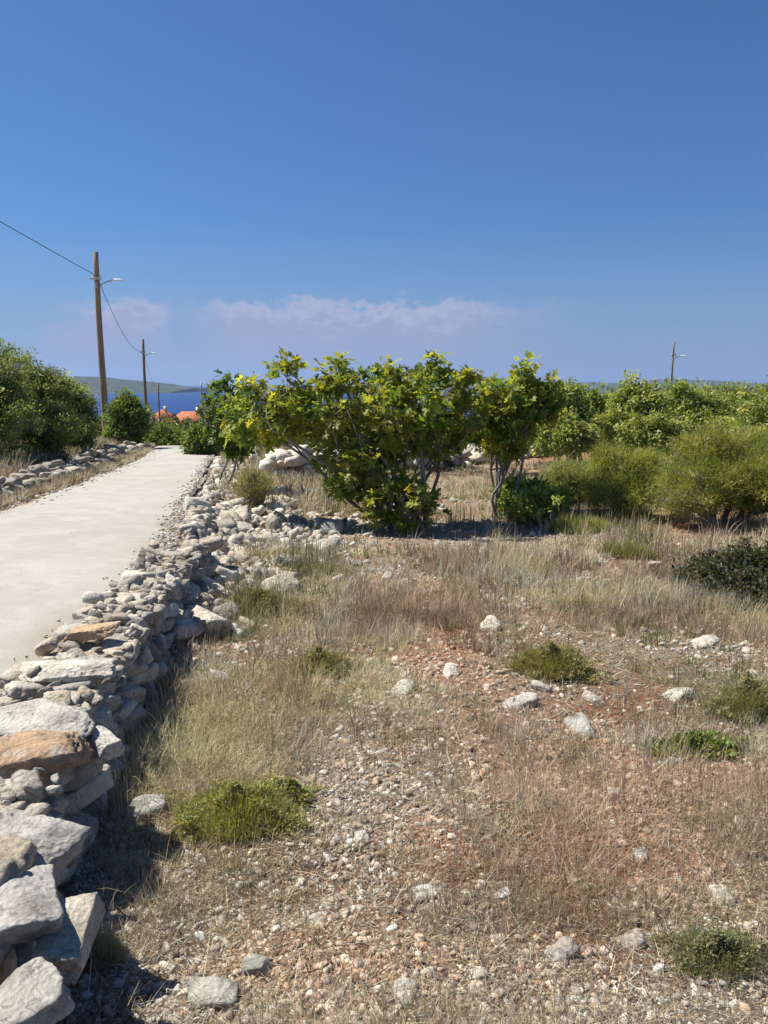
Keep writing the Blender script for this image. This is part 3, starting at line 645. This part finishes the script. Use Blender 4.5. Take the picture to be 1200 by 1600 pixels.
shrub('low_shrub', 1085, 1175, 150, .10, 'bright green leafy low plant on the red soil at right', [[.12, .18, .04], [.20, .25, .06]], 1300, .004, spread=2, leafy=.03)
shrub('low_shrub', 1165, 1120, 130, .26, 'pale green feathery shrub at the right edge above the bright green plant', [[.26, .28, .14], [.32, .30, .18], [.2, .22, .1]], 3500, .003, leafy=.018)
shrub('low_shrub', 860, 1050, 150, .20, 'olive tufted shrub in the middle of the field', [[.26, .25, .11], [.32, .29, .14], [.2, .2, .08]], 3500, .003, leafy=.02)
shrub('low_shrub', 1120, 1500, 190, .10, 'dark green low plant in the bottom right foreground', [[.14, .17, .08], [.24, .23, .13]], 2600, .002, leafy=.012)
shrub('low_shrub', 150, 1500, 120, .13, 'grey green wiry shrub against the foot of the wall at bottom left', [[.32, .31, .24], [.25, .25, .18], [.4, .37, .28]], 3600, .0018)
shrub('low_shrub', 500, 1045, 120, .14, 'dull green tuft left of centre in the dry grass', [[.2, .2, .09], [.28, .26, .14]], 2000, .003, leafy=.02)
shrub('low_shrub', 400, 955, 130, .22, 'dark olive scrub just right of the stone wall behind the orange slab', [[.14, .15, .07], [.22, .2, .1]], 2600, .003, leafy=.025)
shrub('low_shrub', 905, 830, 120, .3, 'small fresh green shrub in front of the grey green shrubs', [[.2, .24, .08], [.28, .28, .12]], 2600, .008)
shrub('low_shrub', 980, 870, 110, .25, 'green and straw shrub left of the shadow patch', [[.16, .19, .07], [.3, .27, .14]], 2600, .006)

def lobe(X0, X1, Y0, Y1, y, ry=None, z=None):
    """an ellipsoid whose silhouette spans the photo box at distance y"""
    zt, zb = ztop(Y0, y), ztop(Y1, y); cz, rz = (zt+zb)/2, (zt-zb)/2; a, b = xat(X0, y, cz), xat(X1, y, cz); rx_ = (b-a)/2
    return ((a+b)/2, y, cz, rx_*.92, ry or rx_*.8, rz*.92)
FG = [[.155, .205, .045], [.21, .25, .06], [.085, .13, .03], [.24, .24, .055], [.19, .20, .05]]
DY = 11.8
tree('fig_tree', (xat(640, DY, -.4), DY), [lobe(345, 470, 605, 698, DY+.2, .6), lobe(410, 500, 590, 694, DY+.1, .6), lobe(470, 570, 576, 700, DY+.1, .8), lobe(560, 650, 578, 700, DY, .8), lobe(620, 715, 574, 690, DY, .8),
      lobe(700, 760, 596, 695, DY+.2, .5), lobe(500, 630, 660, 798, DY-.1, .75), lobe(555, 695, 745, 824, DY-.6, .45), lobe(640, 720, 650, 720, DY+.2, .4)]
      +[lobe(a, b, c, d, DY+e, .2) for a, b, c, d, e in ((428, 466, 553, 610, .1), (500, 545, 550, 612, 0), (583, 632, 556, 612, .2), (648, 705, 547, 610, 0), (375, 405, 585, 640, .1), (545, 575, 566, 615, -.2), (715, 745, 575, 630, .1))],
     'large spreading fig tree with lobed yellow green leaves in the middle of the field', 'tree', FIGLEAF, M_FIG, .112, 600, 15, .16, FG, .06, 6, droop=.35, shell=.35, flat_=.8, jit=.7)
fy = 12.6
tree('fig_tree', (xat(770, fy, -.4), fy), [lobe(745, 830, 600, 720, fy, .6), lobe(785, 850, 585, 680, fy+.1, .45), lobe(803, 832, 555, 615, fy, .2), lobe(845, 875, 585, 650, fy, .3), lobe(740, 800, 590, 650, fy, .4)],
     'smaller fig tree with bare pale lower branches joined to the right of the large fig', 'tree', FIGLEAF, M_FIG, .115, 190, 15, .15, FG, .05, 4, droop=.4, shell=.4)
tree('fig_tree', (xat(345, 16, -.4), 16), [lobe(315, 385, 588, 700, 16, .6), lobe(340, 400, 620, 715, 16, .5)], 'dark green fig bush rising above the rubble right of the road', 'tree', FIGLEAF, M_FIG, .15, 90, 12, .18, [[.06, .095, .03], [.08, .12, .035]], .05, 3, droop=.4)
PN = [[.09, .115, .045], [.13, .155, .06], [.17, .19, .07], [.035, .055, .022]]
def big(X0, X1, Y0, Y1, y, label, cols_=PN, n_cl=240, per=70, leaf=.055, cs=.24, tpl=QUAD, extra=(), name='tree', cat='tree', **kw):
    kw.setdefault('shell', .3); n_cl = int(n_cl*1.7)
    if tpl is QUAD: leaf *= 1.2; cols_ = np.array(cols_)*1.35
    lb = [lobe(X0, X1, Y0+10, Y1, y), lobe(X0+(X1-X0)*.15, X0+(X1-X0)*.6, Y0, Y0+(Y1-Y0)*.6, y), lobe(X0+(X1-X0)*.45, X1-(X1-X0)*.1, Y0+12, Y0+(Y1-Y0)*.6, y+.3)]+list(extra)
    xc = lb[0][0]; return tree(name, (xc, y), lb, label, cat, tpl, None, leaf, n_cl, per, cs, cols_, .09, 2, **kw)
big(-190, 62, 505, 722, 18.5, 'tall dark pine like tree at the left edge of the picture', n_cl=420, per=90, name='pine_tree', extra=[lobe(-120, 70, 585, 728, 17.4), lobe(-30, 60, 535, 650, 18)])
big(15, 122, 556, 712, 20, 'dark green tree second from the left edge above the left wall', n_cl=260, per=80, name='pine_tree', extra=[lobe(20, 125, 630, 716, 19.4)])
big(78, 150, 586, 708, 23, 'rounded dark tree left of the near utility pole', n_cl=200, per=80, leaf=.065, name='pine_tree', extra=[lobe(80, 150, 640, 712, 22.6)])
big(165, 235, 612, 704, 29, 'green leafy bush immediately right of the near utility pole base', [[.06, .09, .03], [.09, .125, .035]], 120, 60, .10, .3, name='bush', cat='bush')
big(225, 300, 666, 704, 33, 'low leafy bush at the end of the road in front of the red roofs', [[.07, .10, .03], [.10, .13, .04]], 90, 60, .11, .3, name='bush', cat='bush')
big(290, 345, 668, 715, 25, 'bushy green shrub between the road end and the rubble bank', [[.08, .11, .03], [.11, .14, .04]], 90, 60, .10, .25, name='bush', cat='bush')
big(95, 175, 650, 702, 34, 'dull olive bush left of the road at its far bend', [[.07, .085, .035], [.10, .10, .04]], 90, 60, .10, .3, name='bush', cat='bush')
HG = [[.11, .14, .045], [.15, .18, .055], [.20, .21, .075], [.08, .11, .035]]
def low(X0, X1, Y0, Y1, y): return [lobe(X0, X1, Y0, Y1, y, 1.0)]
big(832, 925, 590, 700, 19, 'grey green tree right of the small fig with a jagged top', HG, 170, 60, .085, .24, extra=low(825, 930, 640, 712, 18.6))
big(895, 965, 606, 700, 21, 'rounded mid green tree behind the red field right of centre', HG, 140, 60, .085, .26, extra=low(880, 985, 645, 708, 20.6))
big(945, 1050, 588, 705, 19.5, 'pale leaved tree below the distant utility pole', [[.15, .175, .06], [.20, .22, .085], [.11, .14, .045]], 190, 60, .085, .24, extra=low(940, 1070, 640, 712, 19))
big(1035, 1130, 592, 700, 21, 'broad green tree right of the distant utility pole', HG, 170, 60, .085, .26, extra=low(1030, 1150, 640, 710, 20.5))
big(1095, 1215, 616, 705, 23, 'darker green tree low in the gap at the right', HG, 150, 60, .09, .26, extra=low(1110, 1230, 650, 712, 22))
big(1165, 1340, 576, 730, 14, 'leafy green tree cut off by the right edge of the picture', HG, 260, 70, .07, .2, extra=low(1165, 1340, 640, 740, 13.6))
big(742, 840, 612, 700, 22, 'broad dull green tree filling the gap behind the small fig', HG, 150, 60, .09, .26, extra=low(730, 850, 640, 706, 21.5))
big(800, 1010, 596, 690, 27, 'wide pale green thicket behind the tree row right of the fig', HG, 240, 60, .1, .34, name='bush', cat='bush', extra=[lobe(780, 900, 600, 690, 26.5)])
big(985, 1200, 594, 690, 28, 'wide mid green thicket behind the tree row below the distant pole', HG, 240, 60, .1, .34, name='bush', cat='bush', extra=[lobe(1100, 1230, 598, 690, 27.5)])
big(400, 760, 628, 698, 24, 'wide dark hedge like bush behind the large fig', [[.07, .10, .03], [.10, .13, .04]], 190, 60, .1, .3, name='bush', cat='bush')
BR = [[.15, .18, .045], [.21, .23, .06], [.11, .145, .04], [.27, .26, .09]]
big(1030, 1235, 658, 806, 12.2, 'big rounded yellow green bush at the right side of the field', BR, 420, 110, .06, .2, NEEDLE, name='bush', cat='bush', zmin=.05, jit=.6, droop=-.4, extra=[lobe(1010, 1160, 715, 815, 11.8), lobe(1120, 1290, 690, 820, 11.7)])
big(905, 1055, 684, 800, 13, 'olive feathery bush left of the big rounded bush', BR, 260, 100, .06, .2, NEEDLE, name='bush', cat='bush', jit=.6, droop=-.4, extra=low(900, 1050, 735, 806, 12.8))
big(835, 945, 712, 796, 13.4, 'soft grey green bush in front of the red soil strip', [[.19, .21, .10], [.15, .18, .07], [.25, .25, .12]], 160, 90, .06, .18, NEEDLE, name='bush', cat='bush', jit=.6, droop=-.4)
big(765, 870, 742, 804, 12.8, 'low bright leafy bush right of the fig tree foot', [[.13, .17, .045], [.18, .21, .06]], 120, 40, .08, .14, name='bush', cat='bush', extra=low(780, 890, 760, 806, 12.5))
big(365, 430, 728, 790, 13.4, 'small olive bush at the left foot of the fig tree', [[.14, .15, .06], [.24, .21, .10]], 80, 60, .05, .15, NEEDLE, name='bush', cat='bush', droop=-.5)
big(1075, 1330, 852, 975, 7.6, 'low near black bush standing in for the shadow patch at the right edge', [[.018, .026, .014], [.03, .036, .018], [.05, .048, .03]], 300, 70, .04, .15, name='bush', cat='bush', extra=[lobe(1050, 1210, 868, 950, 7.5, .6), lobe(1085, 1300, 900, 1005, 6.9, .6)])  # added bush; its near-black leaf colours stand in for a shadow on the field

# far scrub and woodland on the slope down to the sea
n = 2600; yy = 36*(760/36)**(U(0, 1, n)**.9); xx = yy*U(-.62, .62, n); ok = (yy > 60) | (np.abs(xx-np.interp(yy, RY, (RX+LX)/2)) > 3); ok &= ~((yy < 140) & (xx/yy > -.33) & (xx/yy < -.20) & (U(0, 1, n) < .4)); xx, yy = xx[ok], yy[ok]; n = len(xx)
hh = U(1., 2.6, n)*np.interp(yy, [36, 60, 200, 700], [.7, 1., 1.3, 2.]); per = 90; B = np.repeat(np.arange(n), per); m = len(B); d = rng.normal(size=(m, 3)); d /= np.linalg.norm(d, axis=1, keepdims=True); d[:, 2] = np.abs(d[:, 2])
pos = np.stack([xx, yy, H(xx, yy)], 1)[B]+d*(hh[B]*U(.6, 1, m))[:, None]*np.array([1.1, 1.1, 1.])
cc = np.array([[.045, .065, .025], [.07, .09, .03], [.10, .11, .045], [.05, .07, .03]])[rng.integers(0, 4, n)]
v, f, c = leaves(QUAD, pos, d, .42*hh[B]*U(.5, 1, m)*.8, np.clip(cc[B]*U(.7, 1.3, (m, 1)), 0, .4), .0)
obj('distant_scrub', mesh('distant_scrub', v, [f], M_LEAF, c), kind='stuff', label='dark green Mediterranean scrub covering the far slope down to the sea', cat='scrub')

# ------------------------------------------------------------------ utility poles and lines
def box(c, s, rz=0.):
    x_, y_, z_ = s; V = np.array([(a*x_, b*y_, c_*z_) for a in (-1, 1) for b in (-1, 1) for c_ in (-1, 1)], float)/2; ca, sa = math.cos(rz), math.sin(rz)
    V = V@np.array([[ca, sa, 0], [-sa, ca, 0], [0, 0, 1]])+np.array(c); return V, np.array([[0, 1, 3, 2], [4, 6, 7, 5], [0, 4, 5, 1], [2, 3, 7, 6], [0, 2, 6, 4], [1, 5, 7, 3]])
def joinv(L_):
    V, Q, o = [], [], 0
    for v, q in L_: V.append(v); Q.append(q+o); o += len(v)
    return np.concatenate(V), np.concatenate(Q)
def cap(V, Q, k):
    i = np.arange(len(V)-k, len(V)); return i
def bevel(o, w_):
    m = o.modifiers.new('bevel', 'BEVEL'); m.width = w_; m.segments = 2
def pole(X, Ytop, y, hgt, label, lamp=True, rad=.11, wood=M_WOOD, att=1.0):
    zt = ztop(Ytop, y); x = xat(X, y, zt); zb = float(H(x, y)); root = thing('utility_pole', (x, y, zb), label, 'utility pole', 'poles of the overhead line')
    h = zt-zb; zz = np.linspace(-.3, h, 14); P = np.stack([zz*0+.012*np.sin(zz), zz*0, zz], 1); v, q = tube(P, np.linspace(rad*1.15, rad*.75, 14), 14)
    v = np.concatenate([v, [[0, 0, h+.02]]]); t = len(v)-1; rim = np.arange(13*14, 14*14); tri = np.stack([rim, np.roll(rim, -1), np.full(14, t)], 1)
    obj('shaft', mesh('shaft', v, [q, tri], wood, smooth=True), root)
    za = h-att
    for k in (-1, 1):
        v, q = tube(np.array([(k*.13, -.03, za), (k*.13, -.03, za+.05), (k*.13, -.031, za+.1), (k*.13, -.03, za+.15)]), [.03, .05, .035, .045], 8)
        obj('insulator', mesh('insulator', v, [q], M_WHITE, smooth=True), root)
    v, q = joinv([box((0, -rad-.02, za), (.42, .07, .07)), box((0, -rad-.01, za-.25), (.1, .05, .22))]); b = obj('bracket', mesh('bracket', v, [q], M_METAL), root); bevel(b, .008)
    if lamp:
        P, r = np.array([(0.05, 0, za-.35), (.2, -.02, za-.18), (.4, -.05, za-.1), (.62, -.06, za-.07)]), [.025]*4
        v, q = tube(P, r, 8); obj('lamp_arm', mesh('lamp_arm', v, [q], M_METAL, smooth=True), root)
        D, Fc = ICO[3]; v = D*np.array([.27, .10, .055]); v[:, 2] = np.where(v[:, 2] < 0, v[:, 2]*.35, v[:, 2]); v = v+np.array([.80, -.06, za-.05]); obj('lamp_head', mesh('lamp_head', v, [Fc], M_WHITE, smooth=True), root)
    return np.array([x, y, zb+za+.12])
W1 = pole(149, 394, 31, 8, 'tallest weathered wooden pole with a street lamp beside the pale road', True, .125)
W2 = pole(223, 530, 60, 8, 'second wooden lamp pole in line beyond the tallest one', True, .12)
W3 = pole(247, 600, 105, 8, 'thin far pole between the second lamp pole and the red roofs', False, .12)
W4 = pole(314, 598, 100, 8, 'pale far pole above the red roofs right of the other road poles', False, .13, M_METAL)
W5 = pole(1053, 534, 60, 8, 'solitary dark pole rising behind the trees on the right', True, .085)
W6 = pole(1037, 592, 115, 8, 'short far pole just left of the solitary pole among the treetops', False, .13)
def wire(a, b, sag, label, off=(0, 0, 0)):
    a, b = np.array(a)+off, np.array(b)+off; t = np.linspace(0, 1, 40)[:, None]; P = a+(b-a)*t-np.array([0, 0, sag])*4*t*(1-t); v, q = tube(P-a, np.full(40, .012), 5)
    o = obj('overhead_wire', mesh('overhead_wire', v, [q], M_CABLE, smooth=True), None, tuple(a), label, 'wire', 'overhead wires')
wire(W1, (-8.6, -12, 8.3), .28, 'thick overhead wire from the tallest pole to beyond the upper left edge')
wire(W1, W2, .9, 'overhead wire sagging from the tallest pole to the second pole')
wire(W2, W3, .8, 'overhead wire sagging from the second pole to the thin far pole')

# ------------------------------------------------------------------ far houses
def house(X0, X1, Yr, y, label, lit=M_PLASTER, storeys=1):
    zr = ztop(Yr, y); a, b = xat(X0, y, zr), xat(X1, y, zr); wd = b-a; x = (a+b)/2; rh = .22*7; zg = float(H(x, y))-1; eave = zr-1.4; d = 7.
    root = thing('house', (x, y, zg), label, 'house', 'red roofed houses by the sea'); h = eave-zg
    v, q = box((0, d/2, h/2), (wd-.8, d, h)); obj('wall', mesh('wall', v, [q], lit), root)
    v = np.array([(-wd/2, -.4, h-.05), (wd/2, -.4, h-.05), (wd/2, d+.4, h-.05), (-wd/2, d+.4, h-.05), (-wd/2+1.2, d/2, h+1.4), (wd/2-1.2, d/2, h+1.4), (-wd/2, -.4, h-.2), (wd/2, -.4, h-.2), (wd/2, d+.4, h-.2), (-wd/2, d+.4, h-.2)], float)
    r = obj('roof', mesh('roof', v, [np.array([[0, 1, 5, 4], [2, 3, 4, 5], [0, 6, 7, 1], [1, 7, 8, 2], [2, 8, 9, 3], [3, 9, 6, 0], [9, 8, 7, 6]]), np.array([[1, 2, 5], [3, 0, 4]])], M_ROOF), root)
    v, q = box((wd*.2, d/2, h+1.5), (.6, .6, 1.1)); obj('chimney', mesh('chimney', v, [q], lit), r)
    for k in range(3):
        v, q = box((-wd*.3+k*wd*.3, -.04, h-1.4), (.9, .12, 1.2)); obj('window', mesh('window', v, [q], M_DARK), root)
house(262, 318, 644, 118, 'low cream house with a long red tiled roof beyond the road end')
house(234, 258, 641, 150, 'smaller red roofed house left of the low cream house')

# ------------------------------------------------------------------ air
hz_me = mesh('haze', *(lambda b: (b[0], [b[1]]))(box((0, 14400, 195), (64000, 31000, 510))), [])
haze = obj('haze', hz_me, kind='stuff')
hm = bpy.data.materials.new('sea_air'); hm.use_nodes = True; t = hm.node_tree; t.nodes.clear()
pv = t.nodes.new('ShaderNodeVolumePrincipled'); pv.inputs['Color'].default_value = (.44, .62, 1., 1); pv.inputs['Density'].default_value = 6e-5; pv.inputs['Anisotropy'].default_value = .2
mo = t.nodes.new('ShaderNodeOutputMaterial'); t.links.new(pv.outputs[0], mo.inputs['Volume']); haze.data.materials.append(hm)
